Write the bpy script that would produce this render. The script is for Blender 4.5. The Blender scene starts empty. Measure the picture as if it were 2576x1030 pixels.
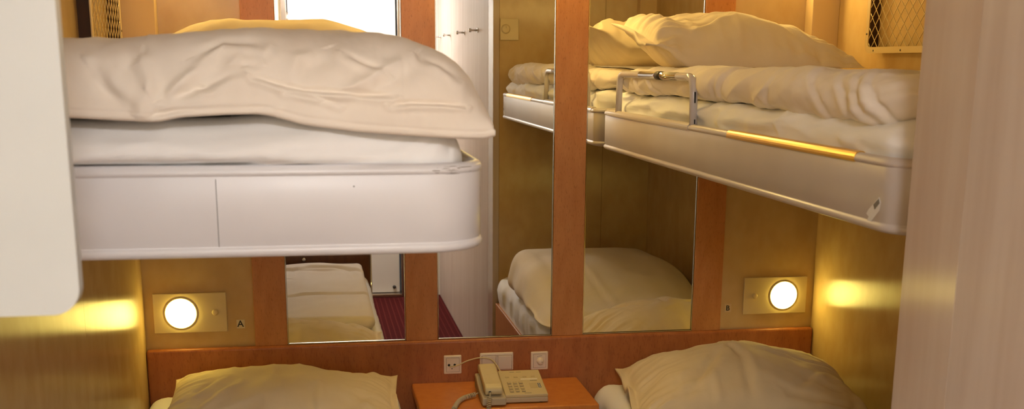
import bpy, bmesh, math
import numpy as np
from mathutils import Vector, Matrix

# ------------------------------------------------------------------ camera
SC = bpy.context.scene
COL = SC.collection
PI = math.pi
yaw, pitch, roll = 0.1719, 0.2322, 0.006
fwd = Vector((math.sin(yaw) * math.cos(pitch), math.cos(yaw) * math.cos(pitch), -math.sin(pitch)))
right = Vector((math.cos(yaw), -math.sin(yaw), 0))
up = right.cross(fwd)
r2 = right * math.cos(roll) + up * math.sin(roll)
u2 = up * math.cos(roll) - right * math.sin(roll)
cam = bpy.data.cameras.new('camera')
cam.sensor_fit = 'HORIZONTAL'; cam.sensor_width = 36.0
cam.lens = 2859.67 / 2576 * 36.0
cam.shift_y = (830.9 - 515.0) / 2576
cam.clip_start = 0.02
cam.dof.use_dof = True; cam.dof.focus_distance = 3.5; cam.dof.aperture_fstop = 7.5
camo = bpy.data.objects.new('camera', cam); COL.objects.link(camo)
camo.matrix_world = Matrix((( r2.x, u2.x, -fwd.x, 0.0), (r2.y, u2.y, -fwd.y, -3.85), (r2.z, u2.z, -fwd.z, 1.78), (0, 0, 0, 1)))
SC.camera = camo

# ------------------------------------------------------------------ world, exposure
w = bpy.data.worlds.new('world'); SC.world = w; w.use_nodes = True
w.node_tree.nodes['Background'].inputs[0].default_value = (0.9, 0.92, 1.0, 1)
w.node_tree.nodes['Background'].inputs[1].default_value = 0.05
vs = SC.view_settings
vs.view_transform = 'Standard'; vs.look = 'None'; vs.gamma = 1.0; vs.use_curve_mapping = False
vs.exposure = 0.0
READ_COL = (1.0, 0.76, 0.16); READ_LOW = 29.0; READ_UP_COL = (1.0, 0.70, 0.21); READ_UP = 110.0; STRIP_COL = (1.0, 0.70, 0.23); STRIP_L = 29.0    # reading lamps
CEIL_COL = (1.0, 0.97, 0.965); CEIL_L = 132.0                        # round lamp on the entry ceiling

# ------------------------------------------------------------------ materials
def nt(name):
    m = bpy.data.materials.new(name); m.use_nodes = True
    t = m.node_tree; b = t.nodes['Principled BSDF']
    return m, t, b
def srgb(r, g, b):
    f = lambda c: (c / 255 / 12.92) if c / 255 <= 0.04045 else ((c / 255 + 0.055) / 1.055) ** 2.4
    return (f(r), f(g), f(b))
def plain(name, col, rough=0.5, metal=0.0, coat=0.0, spec=0.5):
    m, t, b = nt(name)
    b.inputs['Base Color'].default_value = (*col, 1); b.inputs['Roughness'].default_value = rough
    b.inputs['Metallic'].default_value = metal; b.inputs['Coat Weight'].default_value = coat
    b.inputs['Specular IOR Level'].default_value = spec
    return m
def mottled(name, c1, c2, scale=(30, 30, 30), rough=0.4, detail=4.0, bump=0.0, bscale=None, spec=0.5, lo=0.35, hi=0.65, coat=0.0, aniso=0.0):
    m, t, b = nt(name)
    tc = t.nodes.new('ShaderNodeTexCoord'); mp = t.nodes.new('ShaderNodeMapping')
    mp.inputs['Scale'].default_value = scale
    n = t.nodes.new('ShaderNodeTexNoise'); n.inputs['Scale'].default_value = 1.0; n.inputs['Detail'].default_value = detail
    r = t.nodes.new('ShaderNodeValToRGB')
    r.color_ramp.elements[0].color = (*c1, 1); r.color_ramp.elements[1].color = (*c2, 1)
    r.color_ramp.elements[0].position = lo; r.color_ramp.elements[1].position = hi
    t.links.new(tc.outputs['Object'], mp.inputs[0]); t.links.new(mp.outputs[0], n.inputs['Vector'])
    t.links.new(n.outputs['Fac'], r.inputs[0]); t.links.new(r.outputs[0], b.inputs['Base Color'])
    b.inputs['Roughness'].default_value = rough; b.inputs['Specular IOR Level'].default_value = spec
    b.inputs['Coat Weight'].default_value = coat
    if aniso:      # vertically brushed laminate: gloss spreads sideways
        g = t.nodes.new('ShaderNodeNewGeometry'); cr = t.nodes.new('ShaderNodeVectorMath'); cr.operation = 'CROSS_PRODUCT'
        cr.inputs[1].default_value = (0, 0, 1)
        t.links.new(g.outputs['Normal'], cr.inputs[0]); t.links.new(cr.outputs[0], b.inputs['Tangent'])
        b.inputs['Anisotropic'].default_value = aniso
    if bump:
        n2 = t.nodes.new('ShaderNodeTexNoise'); n2.inputs['Scale'].default_value = 1.0
        m2 = t.nodes.new('ShaderNodeMapping'); m2.inputs['Scale'].default_value = bscale
        t.links.new(tc.outputs['Object'], m2.inputs[0])
        bp = t.nodes.new('ShaderNodeBump'); bp.inputs['Strength'].default_value = bump; bp.inputs['Distance'].default_value = 0.001
        t.links.new(m2.outputs[0], n2.inputs['Vector']); t.links.new(n2.outputs['Fac'], bp.inputs['Height'])
        t.links.new(bp.outputs[0], b.inputs['Normal'])
    return m
def emis(name, col, L):
    m, t, b = nt(name)
    b.inputs['Base Color'].default_value = (0.9, 0.9, 0.85, 1)
    b.inputs['Emission Color'].default_value = (*col, 1); b.inputs['Emission Strength'].default_value = L
    return m
def wood(name, ca, cb, cc, rough=0.38):
    """fine cherry veneer: vertical flecked grain"""
    m, t, b = nt(name)
    tc = t.nodes.new('ShaderNodeTexCoord')
    def noise(scale, det):
        mp = t.nodes.new('ShaderNodeMapping'); mp.inputs['Scale'].default_value = scale
        n = t.nodes.new('ShaderNodeTexNoise'); n.inputs['Scale'].default_value = 1.0; n.inputs['Detail'].default_value = det
        t.links.new(tc.outputs['Object'], mp.inputs[0]); t.links.new(mp.outputs[0], n.inputs['Vector'])
        return n
    n1 = noise((38, 38, 9), 5); n2 = noise((260, 260, 60), 3)
    r1 = t.nodes.new('ShaderNodeValToRGB')
    e = r1.color_ramp.elements
    e[0].position = 0.3; e[0].color = (*ca, 1); e[1].position = 0.7; e[1].color = (*cb, 1)
    r2_ = t.nodes.new('ShaderNodeValToRGB')
    e = r2_.color_ramp.elements
    e[0].position = 0.33; e[0].color = (*cc, 1); e[1].position = 0.43; e[1].color = (1, 1, 1, 1)
    mx = t.nodes.new('ShaderNodeMixRGB'); mx.blend_type = 'MULTIPLY'; mx.inputs[0].default_value = 0.55
    t.links.new(n1.outputs['Fac'], r1.inputs[0]); t.links.new(n2.outputs['Fac'], r2_.inputs[0])
    t.links.new(r1.outputs[0], mx.inputs[1]); t.links.new(r2_.outputs[0], mx.inputs[2])
    t.links.new(mx.outputs[0], b.inputs['Base Color'])
    b.inputs['Roughness'].default_value = rough
    return m
def cloth(name, c1, c2):
    m, t, b = nt(name)
    tc = t.nodes.new('ShaderNodeTexCoord')
    n = t.nodes.new('ShaderNodeTexNoise'); n.inputs['Scale'].default_value = 9.0; n.inputs['Detail'].default_value = 4
    r = t.nodes.new('ShaderNodeValToRGB'); r.color_ramp.elements[0].position = 0.3; r.color_ramp.elements[1].position = 0.7
    r.color_ramp.elements[0].color = (*c1, 1); r.color_ramp.elements[1].color = (*c2, 1)
    t.links.new(tc.outputs['Object'], n.inputs['Vector']); t.links.new(n.outputs['Fac'], r.inputs[0])
    t.links.new(r.outputs[0], b.inputs['Base Color'])
    b.inputs['Roughness'].default_value = 0.85; b.inputs['Specular IOR Level'].default_value = 0.2
    b.inputs['Sheen Weight'].default_value = 0.08
    wv = t.nodes.new('ShaderNodeTexNoise'); wv.inputs['Scale'].default_value = 55; wv.inputs['Detail'].default_value = 5
    bp = t.nodes.new('ShaderNodeBump'); bp.inputs['Strength'].default_value = 0.12; bp.inputs['Distance'].default_value = 0.004
    t.links.new(tc.outputs['Object'], wv.inputs['Vector']); t.links.new(wv.outputs['Fac'], bp.inputs['Height'])
    t.links.new(bp.outputs[0], b.inputs['Normal'])
    return m

M = {}
M['wall'] = mottled('wall_laminate', srgb(200, 168, 114), srgb(209, 180, 128), (14, 14, 9), 0.24, 6, aniso=0.85)
M['panel'] = mottled('entry_laminate', srgb(199, 182, 169), srgb(210, 196, 185), (22, 22, 2.0), 0.36, 5, aniso=0.85, spec=0.3)
M['cornerpanel'] = mottled('corner_laminate', srgb(196, 176, 160), srgb(206, 190, 176), (22, 22, 2.0), 0.19, 5, aniso=0.8, spec=0.4)
M['wood'] = wood('cherry_veneer', srgb(188, 122, 66), srgb(202, 138, 80), (0.6, 0.5, 0.4))
M['headwood'] = wood('headboard_veneer', srgb(166, 96, 48), srgb(182, 110, 58), (0.6, 0.5, 0.4), 0.42)
M['tablewood'] = wood('table_veneer', srgb(206, 124, 52), srgb(216, 138, 62), (0.75, 0.62, 0.5), 0.32)
M['darkwood'] = wood('dark_veneer', srgb(92, 52, 30), srgb(110, 64, 38), (0.5, 0.4, 0.3))
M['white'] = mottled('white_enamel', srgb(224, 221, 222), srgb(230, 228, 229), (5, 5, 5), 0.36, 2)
M['trayR'] = mottled('cream_enamel', srgb(198, 188, 180), srgb(204, 195, 188), (5, 5, 5), 0.30, 2)  # enamel darkened: shade on the railed bunk's side put into its colour
M['board'] = mottled('white_board', srgb(194, 197, 194), srgb(200, 203, 200), (4, 4, 4), 0.45, 2)
M['doorwhite'] = plain('door_white', srgb(232, 232, 226), 0.35)
M['ceil'] = plain('ceiling_white', srgb(228, 224, 214), 0.6)
M['steel'] = plain('brushed_steel', srgb(178, 164, 150), 0.32, 1.0)
M['chrome'] = plain('chrome', srgb(225, 225, 225), 0.08, 1.0)
M['gold'] = plain('brass_strip', srgb(236, 196, 110), 0.30, 1.0)  # rim trim: the warm lamp's reflection is put into its golden colour
M['railpaint'] = plain('rail_paint', srgb(206, 198, 194), 0.18)
M['mirror'] = plain('mirror_silver', (0.86, 0.86, 0.84), 0.0, 1.0)
M['duvet'] = cloth('cream_cotton', srgb(244, 232, 216), srgb(247, 237, 223))
M['sheet'] = cloth('white_cotton', srgb(249, 248, 246), srgb(252, 251, 250))
M['pillow'] = cloth('pillow_cotton', srgb(228, 210, 174), srgb(234, 217, 182))
M['ivory'] = plain('ivory_plastic', srgb(238, 222, 200), 0.35)
M['jointline'] = plain('joint_line', srgb(150, 120, 90), 0.6)  # shade in the grooves around the inserts, painted as darker ivory
M['plate'] = plain('lamp_plate', srgb(216, 196, 150), 0.4)
M['dialplate'] = plain('dial_plate', srgb(236, 218, 176), 0.4)
M['phone'] = plain('phone_plastic', srgb(214, 196, 146), 0.42)
M['phonelow'] = plain('phone_base_plastic', srgb(196, 180, 146), 0.45)
M['key'] = plain('key_plastic', srgb(204, 184, 132), 0.45)
M['dark'] = plain('dark_plastic', srgb(48, 38, 30), 0.5)
M['darkgap'] = plain('dark_gap', srgb(70, 46, 30), 0.7)
M['ink'] = plain('black_ink', (0.012, 0.011, 0.01), 0.6)
M['label'] = plain('paper_label', srgb(236, 228, 206), 0.5)
M['blue'] = plain('blue_print', srgb(70, 92, 120), 0.5)
M['greyprint'] = plain('grey_print', srgb(120, 116, 112), 0.6)
M['sticker'] = plain('sticker_paper', srgb(226, 224, 222), 0.5)
M['tagA'] = plain('letter_tag', srgb(222, 208, 172), 0.5)
M['tagB'] = plain('letter_tag_clear', srgb(206, 180, 132), 0.4)
M['flange'] = plain('pocket_metal', srgb(206, 184, 138), 0.4, 0.2)
M['post'] = plain('post_laminate', srgb(214, 186, 140), 0.42)
M['readlow'] = emis('reading_glow', READ_COL, READ_LOW)
M['readup'] = emis('reading_glow_upper', READ_UP_COL, READ_UP)
M['strip'] = emis('strip_glow', STRIP_COL, STRIP_L)
M['ceilglow'] = emis('ceiling_glow', CEIL_COL, CEIL_L)
# carpet: dark red with thin lighter stripes along the aisle
def carpet():
    m, t, b = nt('red_carpet')
    tc = t.nodes.new('ShaderNodeTexCoord'); wv = t.nodes.new('ShaderNodeTexWave')
    wv.wave_type = 'BANDS'; wv.bands_direction = 'X'; wv.inputs['Scale'].default_value = 9.0; wv.inputs['Distortion'].default_value = 0.3
    r = t.nodes.new('ShaderNodeValToRGB')
    r.color_ramp.elements[0].position = 0.8; r.color_ramp.elements[0].color = (*srgb(70, 17, 17), 1)
    r.color_ramp.elements[1].position = 0.97; r.color_ramp.elements[1].color = (*srgb(92, 36, 33), 1)
    n = t.nodes.new('ShaderNodeTexNoise'); n.inputs['Scale'].default_value = 400
    bp = t.nodes.new('ShaderNodeBump'); bp.inputs['Strength'].default_value = 0.5; bp.inputs['Distance'].default_value = 0.004
    t.links.new(tc.outputs['Object'], wv.inputs['Vector']); t.links.new(wv.outputs['Color'], r.inputs[0]); t.links.new(r.outputs[0], b.inputs['Base Color'])
    t.links.new(tc.outputs['Object'], n.inputs['Vector']); t.links.new(n.outputs['Fac'], bp.inputs['Height']); t.links.new(bp.outputs[0], b.inputs['Normal'])
    b.inputs['Roughness'].default_value = 0.95; b.inputs['Specular IOR Level'].default_value = 0.1
    return m
M['carpet'] = carpet()
# worn enamel for the near bunk: a scuffed patch on the rim by the corner, where paint is rubbed off
def scuffed():
    m = M['white'].copy(); m.name = 'white_enamel_scuffed'
    t = m.node_tree; b = t.nodes['Principled BSDF']
    g = t.nodes.new('ShaderNodeNewGeometry'); sx = t.nodes.new('ShaderNodeSeparateXYZ')
    t.links.new(g.outputs['Position'], sx.inputs[0])
    def math_(op, a, bb):
        n = t.nodes.new('ShaderNodeMath'); n.operation = op
        for i, v in enumerate((a, bb)):
            if isinstance(v, float): n.inputs[i].default_value = v
            else: t.links.new(v, n.inputs[i])
        return n.outputs[0]
    dx = math_('DIVIDE', math_('SUBTRACT', sx.outputs[0], 0.212), 0.035)
    dz = math_('DIVIDE', math_('SUBTRACT', sx.outputs[2], 1.6165), 0.0065)
    dd = math_('ADD', math_('MULTIPLY', dx, dx), math_('MULTIPLY', dz, dz))
    mp = t.nodes.new('ShaderNodeMapping'); mp.inputs['Scale'].default_value = (45, 30, 800)
    n = t.nodes.new('ShaderNodeTexNoise'); n.inputs['Scale'].default_value = 1.0; n.inputs['Detail'].default_value = 6
    t.links.new(g.outputs['Position'], mp.inputs[0]); t.links.new(mp.outputs[0], n.inputs['Vector'])
    fac = math_('MULTIPLY', math_('LESS_THAN', dd, 1.0), math_('GREATER_THAN', n.outputs['Fac'], 0.56))
    mx = t.nodes.new('ShaderNodeMixRGB'); mx.inputs[2].default_value = (*srgb(150, 142, 136), 1)
    old = b.inputs['Base Color'].links[0].from_socket
    t.links.new(old, mx.inputs[1]); t.links.new(fac, mx.inputs[0]); t.links.new(mx.outputs[0], b.inputs['Base Color'])
    return m
M['scuffed'] = scuffed()

# ------------------------------------------------------------------ helpers
WL = {}
def wloc(o): return WL.get(o.name, Vector((0, 0, 0)))
def link(name, me, mat, parent=None, loc=None, smooth=False):
    """me: mesh in world coordinates; stored around its thing's base"""
    co = np.empty(len(me.vertices) * 3); me.vertices.foreach_get('co', co); co = co.reshape(-1, 3)
    if parent is not None: base = wloc(parent)
    elif loc is not None: base = Vector(loc)
    else:
        lo, hi = co.min(0), co.max(0); base = Vector(((lo[0] + hi[0]) / 2, (lo[1] + hi[1]) / 2, lo[2]))
    co -= np.array(base); me.vertices.foreach_set('co', co.ravel()); me.update()
    if smooth: me.polygons.foreach_set('use_smooth', [True] * len(me.polygons))
    me.materials.append(M[mat] if isinstance(mat, str) else mat)
    o = bpy.data.objects.new(name, me); COL.objects.link(o)
    if parent is not None: o.parent = parent
    else: o.location = base
    WL[o.name] = Vector(base)
    return o
def thing(name, loc, label, cat, group=None):
    o = bpy.data.objects.new(name, None); COL.objects.link(o); o.location = loc; o.empty_display_size = 0.05
    WL[o.name] = Vector(loc)
    return tag(o, label, cat, group)
def tag(o, label, cat, group=None):
    o['label'] = label; o['category'] = cat
    if group: o['group'] = group
    return o
def struct(o, label=None):
    o['kind'] = 'structure'
    if label: o['label'] = label
    return o
def bm_box(bm, x0, x1, y0, y1, z0, z1, bev=0.0, seg=2, rot=None, piv=None):
    r = bmesh.ops.create_cube(bm, size=1.0)
    vv = r['verts']
    for v in vv:
        v.co = Vector(((x0 + x1) / 2 + v.co.x * (x1 - x0), (y0 + y1) / 2 + v.co.y * (y1 - y0), (z0 + z1) / 2 + v.co.z * (z1 - z0)))
    if bev:
        ee = list({e for v in vv for e in v.link_edges})
        r2 = bmesh.ops.bevel(bm, geom=ee, offset=bev, segments=seg, profile=0.5, affect='EDGES')
        vv = list({v for f in r2['faces'] for v in f.verts} | {v for v in vv if v.is_valid})
    if rot is not None:
        for v in vv: v.co = Vector(piv) + rot @ (v.co - Vector(piv))
    return vv
def to_mesh(bm, name='m'):
    bmesh.ops.recalc_face_normals(bm, faces=bm.faces)
    me = bpy.data.meshes.new(name); bm.to_mesh(me); bm.free(); return me
def box(name, mat, x0, x1, y0, y1, z0, z1, parent=None, bev=0.0, seg=2, rot=None, piv=None, smooth=False):
    bm = bmesh.new(); bm_box(bm, x0, x1, y0, y1, z0, z1, bev, seg, rot, piv)
    return link(name, to_mesh(bm, name), mat, parent, smooth=smooth)
def pyd(name, verts, faces):
    me = bpy.data.meshes.new(name); me.from_pydata([tuple(v) for v in verts], [], faces); me.update()
    bm = bmesh.new(); bm.from_mesh(me); bmesh.ops.recalc_face_normals(bm, faces=bm.faces); bm.to_mesh(me); bm.free()
    return me
def tube_geo(path, rad, n=10, V=None, F=None, closed=False):
    V = [] if V is None else V; F = [] if F is None else F
    P = [Vector(p) for p in path]; N = len(P); b0 = len(V)
    rads = rad if hasattr(rad, '__len__') else [rad] * N
    prev = None
    for i, p in enumerate(P):
        if closed: tng = (P[(i + 1) % N] - P[i - 1]).normalized()
        else: tng = (P[min(i + 1, N - 1)] - P[max(i - 1, 0)]).normalized()
        if prev is None:
            a = Vector((0, 0, 1)) if abs(tng.z) < 0.9 else Vector((1, 0, 0))
            nrm = (a - tng * a.dot(tng)).normalized()
        else: nrm = (prev - tng * prev.dot(tng)).normalized()
        prev = nrm; bi = tng.cross(nrm)
        for k in range(n):
            a = 2 * PI * k / n
            V.append(p + (nrm * math.cos(a) + bi * math.sin(a)) * rads[i])
    for i in range(N if closed else N - 1):
        j = (i + 1) % N
        for k in range(n):
            F.append((b0 + i * n + k, b0 + i * n + (k + 1) % n, b0 + j * n + (k + 1) % n, b0 + j * n + k))
    if not closed:
        F.append(tuple(b0 + k for k in range(n))[::-1]); F.append(tuple(b0 + (N - 1) * n + k for k in range(n)))
    return V, F
def tube(name, mat, path, rad, parent=None, n=10, closed=False):
    V, F = tube_geo(path, rad, n, closed=closed)
    return link(name, pyd(name, V, F), mat, parent, smooth=True)
def spline(pts, n=12):
    """Catmull-Rom through pts"""
    P = [Vector(p) for p in pts]; P = [P[0] * 2 - P[1]] + P + [P[-1] * 2 - P[-2]]
    out = []
    for i in range(1, len(P) - 2):
        for k in range(n):
            t = k / n
            out.append(0.5 * ((2 * P[i]) + (P[i + 1] - P[i - 1]) * t + (2 * P[i - 1] - 5 * P[i] + 4 * P[i + 1] - P[i + 2]) * t * t + (3 * P[i] - P[i - 1] - 3 * P[i + 1] + P[i + 2]) * t ** 3))
    out.append(P[-2]); return out
def fillet(pts, r, n=6):
    """polyline with rounded inner corners"""
    P = [Vector(p) for p in pts]; out = [P[0]]
    for i in range(1, len(P) - 1):
        a = (P[i - 1] - P[i]).normalized(); b = (P[i + 1] - P[i]).normalized()
        s, e = P[i] + a * r, P[i] + b * r
        for k in range(n + 1):
            t = k / n; out.append(s * (1 - t) ** 2 + P[i] * 2 * t * (1 - t) + e * t * t)
    out.append(P[-1]); return out
def lathe(name, mat, prof, centre, axis, parent=None, n=24):
    """prof: (radius, height along axis)"""
    ax = Vector(axis).normalized(); a = Vector((0, 0, 1)) if abs(ax.z) < 0.9 else Vector((1, 0, 0))
    e1 = (a - ax * a.dot(ax)).normalized(); e2 = ax.cross(e1); V = []; F = []
    for r, h in prof:
        for k in range(n):
            t = 2 * PI * k / n
            V.append(Vector(centre) + ax * h + (e1 * math.cos(t) + e2 * math.sin(t)) * r)
    for i in range(len(prof) - 1):
        for k in range(n):
            F.append((i * n + k, i * n + (k + 1) % n, (i + 1) * n + (k + 1) % n, (i + 1) * n + k))
    F.append(tuple(range(n))[::-1]); F.append(tuple((len(prof) - 1) * n + k for k in range(n)))
    return link(name, pyd(name, V, F), mat, parent, smooth=True)
def letter(ch, size, loc, mat, parent, name):
    cu = bpy.data.curves.new(name, 'FONT'); cu.body = ch; cu.size = size; cu.extrude = 0.0004
    cu.align_x = 'CENTER'; cu.align_y = 'CENTER'; cu.offset = size * 0.012
    ob = bpy.data.objects.new('tmp', cu); COL.objects.link(ob)
    dg = bpy.context.evaluated_depsgraph_get(); me = bpy.data.meshes.new_from_object(ob.evaluated_get(dg))
    bpy.data.objects.remove(ob); bpy.data.curves.remove(cu)
    me.transform(Matrix.Translation(Vector(loc)) @ Matrix.Rotation(PI / 2, 4, 'X'))
    me.materials.clear()
    return link(name, me, mat, parent)

# ---- vectorised value noise
def _h(ix, iy, iz, seed):
    n = (ix * 374761393 + iy * 668265263 + iz * 2147483647 + seed * 974711) & 0xffffffff
    n = ((n ^ (n >> 13)) * 1274126177) & 0xffffffff
    n = (n ^ (n >> 16)) & 0xffff
    return n / 32767.5 - 1.0
def noise(p, seed=0):
    p = np.asarray(p, float); i = np.floor(p).astype(np.int64); f = p - i; f = f * f * f * (f * (f * 6 - 15) + 10)
    r = 0
    for a in (0, 1):
        for b in (0, 1):
            for c in (0, 1):
                wgt = (f[..., 0] if a else 1 - f[..., 0]) * (f[..., 1] if b else 1 - f[..., 1]) * (f[..., 2] if c else 1 - f[..., 2])
                r = r + wgt * _h(i[..., 0] + a, i[..., 1] + b, i[..., 2] + c, seed)
    return r
def fbm(p, seed=0, oct=3):
    r = 0; a = 1.0; p = np.asarray(p, float)
    for k in range(oct): r = r + a * noise(p * (2 ** k) + k * 17.3, seed + k); a *= 0.5
    return r
def sstep(a, b, x):
    t = np.clip((x - a) / (b - a), 0, 1); return t * t * (3 - 2 * t)
def segdist(px, pz, pts):
    d = np.full(px.shape, 9.0); side = np.zeros(px.shape)
    for (ax, az), (bx, bz) in zip(pts[:-1], pts[1:]):
        dx, dz = bx - ax, bz - az; L2 = dx * dx + dz * dz
        t = np.clip(((px - ax) * dx + (pz - az) * dz) / L2, 0, 1)
        qx, qz = px - ax - t * dx, pz - az - t * dz
        dd = np.hypot(qx, qz); s = np.sign(qx * dz - qz * dx)
        m = dd < d; d = np.where(m, dd, d); side = np.where(m, s * dd, side)
    return d, side
def crease(px, pz, pts, depth, width):
    """a pressed fold: a valley with a soft ridge along one side"""
    d, s = segdist(px, pz, pts)
    ends = pts[0], pts[-1]
    fade = 1.0
    for e in ends: fade = fade * (1 - 0.8 * np.exp(-(((px - e[0]) ** 2 + (pz - e[1]) ** 2) / (2.5 * width) ** 2)))
    return fade * (-depth * np.exp(-(d / width) ** 2) + 0.75 * depth * np.exp(-((s - 2.0 * width) / (1.4 * width)) ** 2) * (s > 0))
def grid_normals(G, wrap_s=True):
    ds = (np.roll(G, -1, 1) - np.roll(G, 1, 1)) if wrap_s else np.gradient(G, axis=1)
    dt = np.gradient(G, axis=0)
    n = np.cross(ds, dt); n /= (np.linalg.norm(n, axis=2, keepdims=True) + 1e-12)
    return n
def grid_mesh(name, G, cap=True):
    T, S, _ = G.shape; F = []
    idx = np.arange(T * S).reshape(T, S)
    a = idx[:-1]; b = idx[1:]
    q = np.stack([a, np.roll(a, -1, 1), np.roll(b, -1, 1), b], -1).reshape(-1, 4)
    F = [tuple(x) for x in q.tolist()]
    V = G.reshape(-1, 3).tolist()
    if cap:
        for row, rev in ((0, True), (T - 1, False)):
            c = G[row].mean(0).tolist(); ci = len(V); V.append(c)
            for k in range(S):
                t = (int(idx[row, k]), int(idx[row, (k + 1) % S]), ci)
                F.append(t[::-1] if rev else t)
    return pyd(name, V, F)
def arc_at(a, z, d):
    """points at fractions d of the closed outline's length"""
    P = np.stack([a, z], 1); Q = np.vstack([P, P[:1]])
    L = np.concatenate([[0], np.cumsum(np.hypot(*np.diff(Q, axis=0).T))])
    return np.interp(d * L[-1], L, Q[:, 0]), np.interp(d * L[-1], L, Q[:, 1])

def rbox(hx, hy, hz, r, step):
    """closed rounded box grid (numpy verts, faces)"""
    bm = bmesh.new()
    vmap = {}
    nx, ny, nz = [max(2, int(round(2 * h / step))) for h in (hx, hy, hz)]
    def vid(i, j, k):
        key = (i, j, k)
        if key not in vmap: vmap[key] = len(V); V.append((-hx + 2 * hx * i / nx, -hy + 2 * hy * j / ny, -hz + 2 * hz * k / nz))
        return vmap[key]
    V = []; F = []
    for i in range(nx):
        for j in range(ny):
            F.append((vid(i, j, nz), vid(i + 1, j, nz), vid(i + 1, j + 1, nz), vid(i, j + 1, nz)))
            F.append((vid(i, j, 0), vid(i, j + 1, 0), vid(i + 1, j + 1, 0), vid(i + 1, j, 0)))
    for i in range(nx):
        for k in range(nz):
            F.append((vid(i, 0, k), vid(i + 1, 0, k), vid(i + 1, 0, k + 1), vid(i, 0, k + 1)))
            F.append((vid(i, ny, k), vid(i, ny, k + 1), vid(i + 1, ny, k + 1), vid(i + 1, ny, k)))
    for j in range(ny):
        for k in range(nz):
            F.append((vid(0, j, k), vid(0, j, k + 1), vid(0, j + 1, k + 1), vid(0, j + 1, k)))
            F.append((vid(nx, j, k), vid(nx, j + 1, k), vid(nx, j + 1, k + 1), vid(nx, j, k + 1)))
    bm.free()
    P = np.array(V); H = np.array([hx, hy, hz])
    rr = np.minimum(r, H * 0.98)
    q = np.clip(P, -(H - rr), H - rr); d = (P - q) / rr
    L = np.linalg.norm(d, axis=1, keepdims=True); mx = np.abs(d).max(1, keepdims=True)
    d = np.where(L > 1e-9, d / np.maximum(L, 1e-9) * mx, 0)
    return q + d * rr, F

# ================================================================== THE ROOM
XL, XR = -0.575, 1.79
ZH = 0.833
PX = [-0.2174, -0.1103, 0.2939, 0.4034, 0.810, 0.920, 1.3268, 1.4331]
struct(box('floor', 'carpet', -0.66, 1.9, -4.95, 0.06, -0.05, 0.0))
struct(box('ceiling', 'ceil', -0.66, 1.9, -4.95, 0.06, 2.42, 2.47))
struct(box('wall_back', 'wall', -0.66, 1.87, 0.0, 0.06, 0.0, 2.42))
# side walls: backing with laminate panels, joints between them
wl = struct(box('wall_left', 'wall', -0.66, XL - 0.006, -4.9, 0.0, 0.0, 2.42))
for y0, y1 in ((-0.955, 0.0), (-2.5, -0.957), (-4.85, -2.502)):
    box('panel', 'wall', XL - 0.006, XL, y0, y1, 0.0, 2.42, wl)
wr = struct(box('wall_right', 'wall', XR + 0.006, 1.87, -2.17, 0.0, 0.0, 2.42))
for y0, y1 in ((-1.2, 0.0), (-2.17, -1.202)):
    box('panel', 'wall', XR, XR + 0.006, y0, y1, 0.0, 2.42, wr)
wf = struct(box('wall_foot', 'wall', 0.967, 1.87, -2.23, -2.176, 0.0, 2.42))
for x0, x1 in ((0.968, 1.53), (1.532, XR)):
    box('panel', 'wall', x0, x1, -2.176, -2.17, 0.0, 2.42, wf)
we = struct(box('wall_entry', 'panel', 0.945, 0.966, -4.85, -2.176, 0.0, 2.42))
box('corner_strip', 'cornerpanel', 0.934, 0.966, -2.3262, -2.170, 0.0, 2.42, we)
for y0, y1 in ((-3.989, -2.327), (-4.85, -3.992)):
    box('panel', 'panel', 0.934, 0.945, y0, y1, 0.0, 2.42, we)
# wall with the entrance door
wd = struct(box('wall_door', 'doorwhite', -0.66, 0.966, -4.95, -4.85, 2.30, 2.42))
box('panel', 'doorwhite', -0.575, -0.205, -4.95, -4.85, 0.0, 2.30, wd)
box('panel', 'doorwhite', 0.675, 0.945, -4.95, -4.85, 0.0, 2.30, wd)
dr = struct(box('door_1', 'doorwhite', -0.155, 0.622, -4.90, -4.855, 0.03, 2.25, bev=0.002))
box('door_frame', 'steel', -0.205, -0.163, -4.95, -4.81, 0.0, 2.30, dr, bev=0.004)
box('door_frame', 'steel', 0.634, 0.675, -4.95, -4.81, 0.0, 2.30, dr, bev=0.004)
box('door_frame', 'steel', -0.163, 0.634, -4.95, -4.81, 2.262, 2.30, dr, bev=0.004)
box('threshold', 'steel', -0.163, 0.634, -4.95, -4.79, 0.0, 0.026, dr, bev=0.004)
for z in (0.25, 1.1, 2.02):
    lathe('hinge', 'steel', [(0.009, 0), (0.009, 0.1)], (-0.158, -4.838, z), (0, 0, 1), dr, 12)
lathe('bolt', 'dark', [(0.014, 0), (0.014, 0.01), (0.008, 0.02)], (0.58, -4.855, 0.07), (0, 1, 0), dr, 12)
hd = lathe('handle_rose', 'steel', [(0.026, 0), (0.026, 0.008), (0.012, 0.01), (0.012, 0.05)], (0.555, -4.855, 1.05), (0, 1, 0), dr, 20)
tube('lever', 'steel', fillet([(0.555, -4.81, 1.05), (0.55, -4.806, 1.05), (0.43, -4.806, 1.05)], 0.004), 0.009, hd)

# pilasters of cherry veneer between the mirrors
for i in range(4):
    struct(box('trim_%d' % (i + 1), 'wood', PX[2 * i], PX[2 * i + 1], -0.016, 0.0, ZH, 2.42, bev=0.0015))
# corner posts over the upper bunks
for i, (x0, x1, y0, y1) in enumerate(((1.692, XR, -0.06, 0.0), (XL, -0.472, -0.06, 0.0), (1.70, XR, -2.17, -2.11))):
    struct(box('trim_%d' % (i + 5), 'post', x0, x1, y0, y1, 1.64, 2.42, bev=0.002))
# cherry headboard across the whole wall
hb = box('headboard', 'headwood', XL + 0.001, XR - 0.001, -0.0265, -0.0005, 0.30, ZH, bev=0.010, seg=4)
tag(hb, 'long cherry wood headboard running along the wall below the mirrors', 'headboard')
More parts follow.
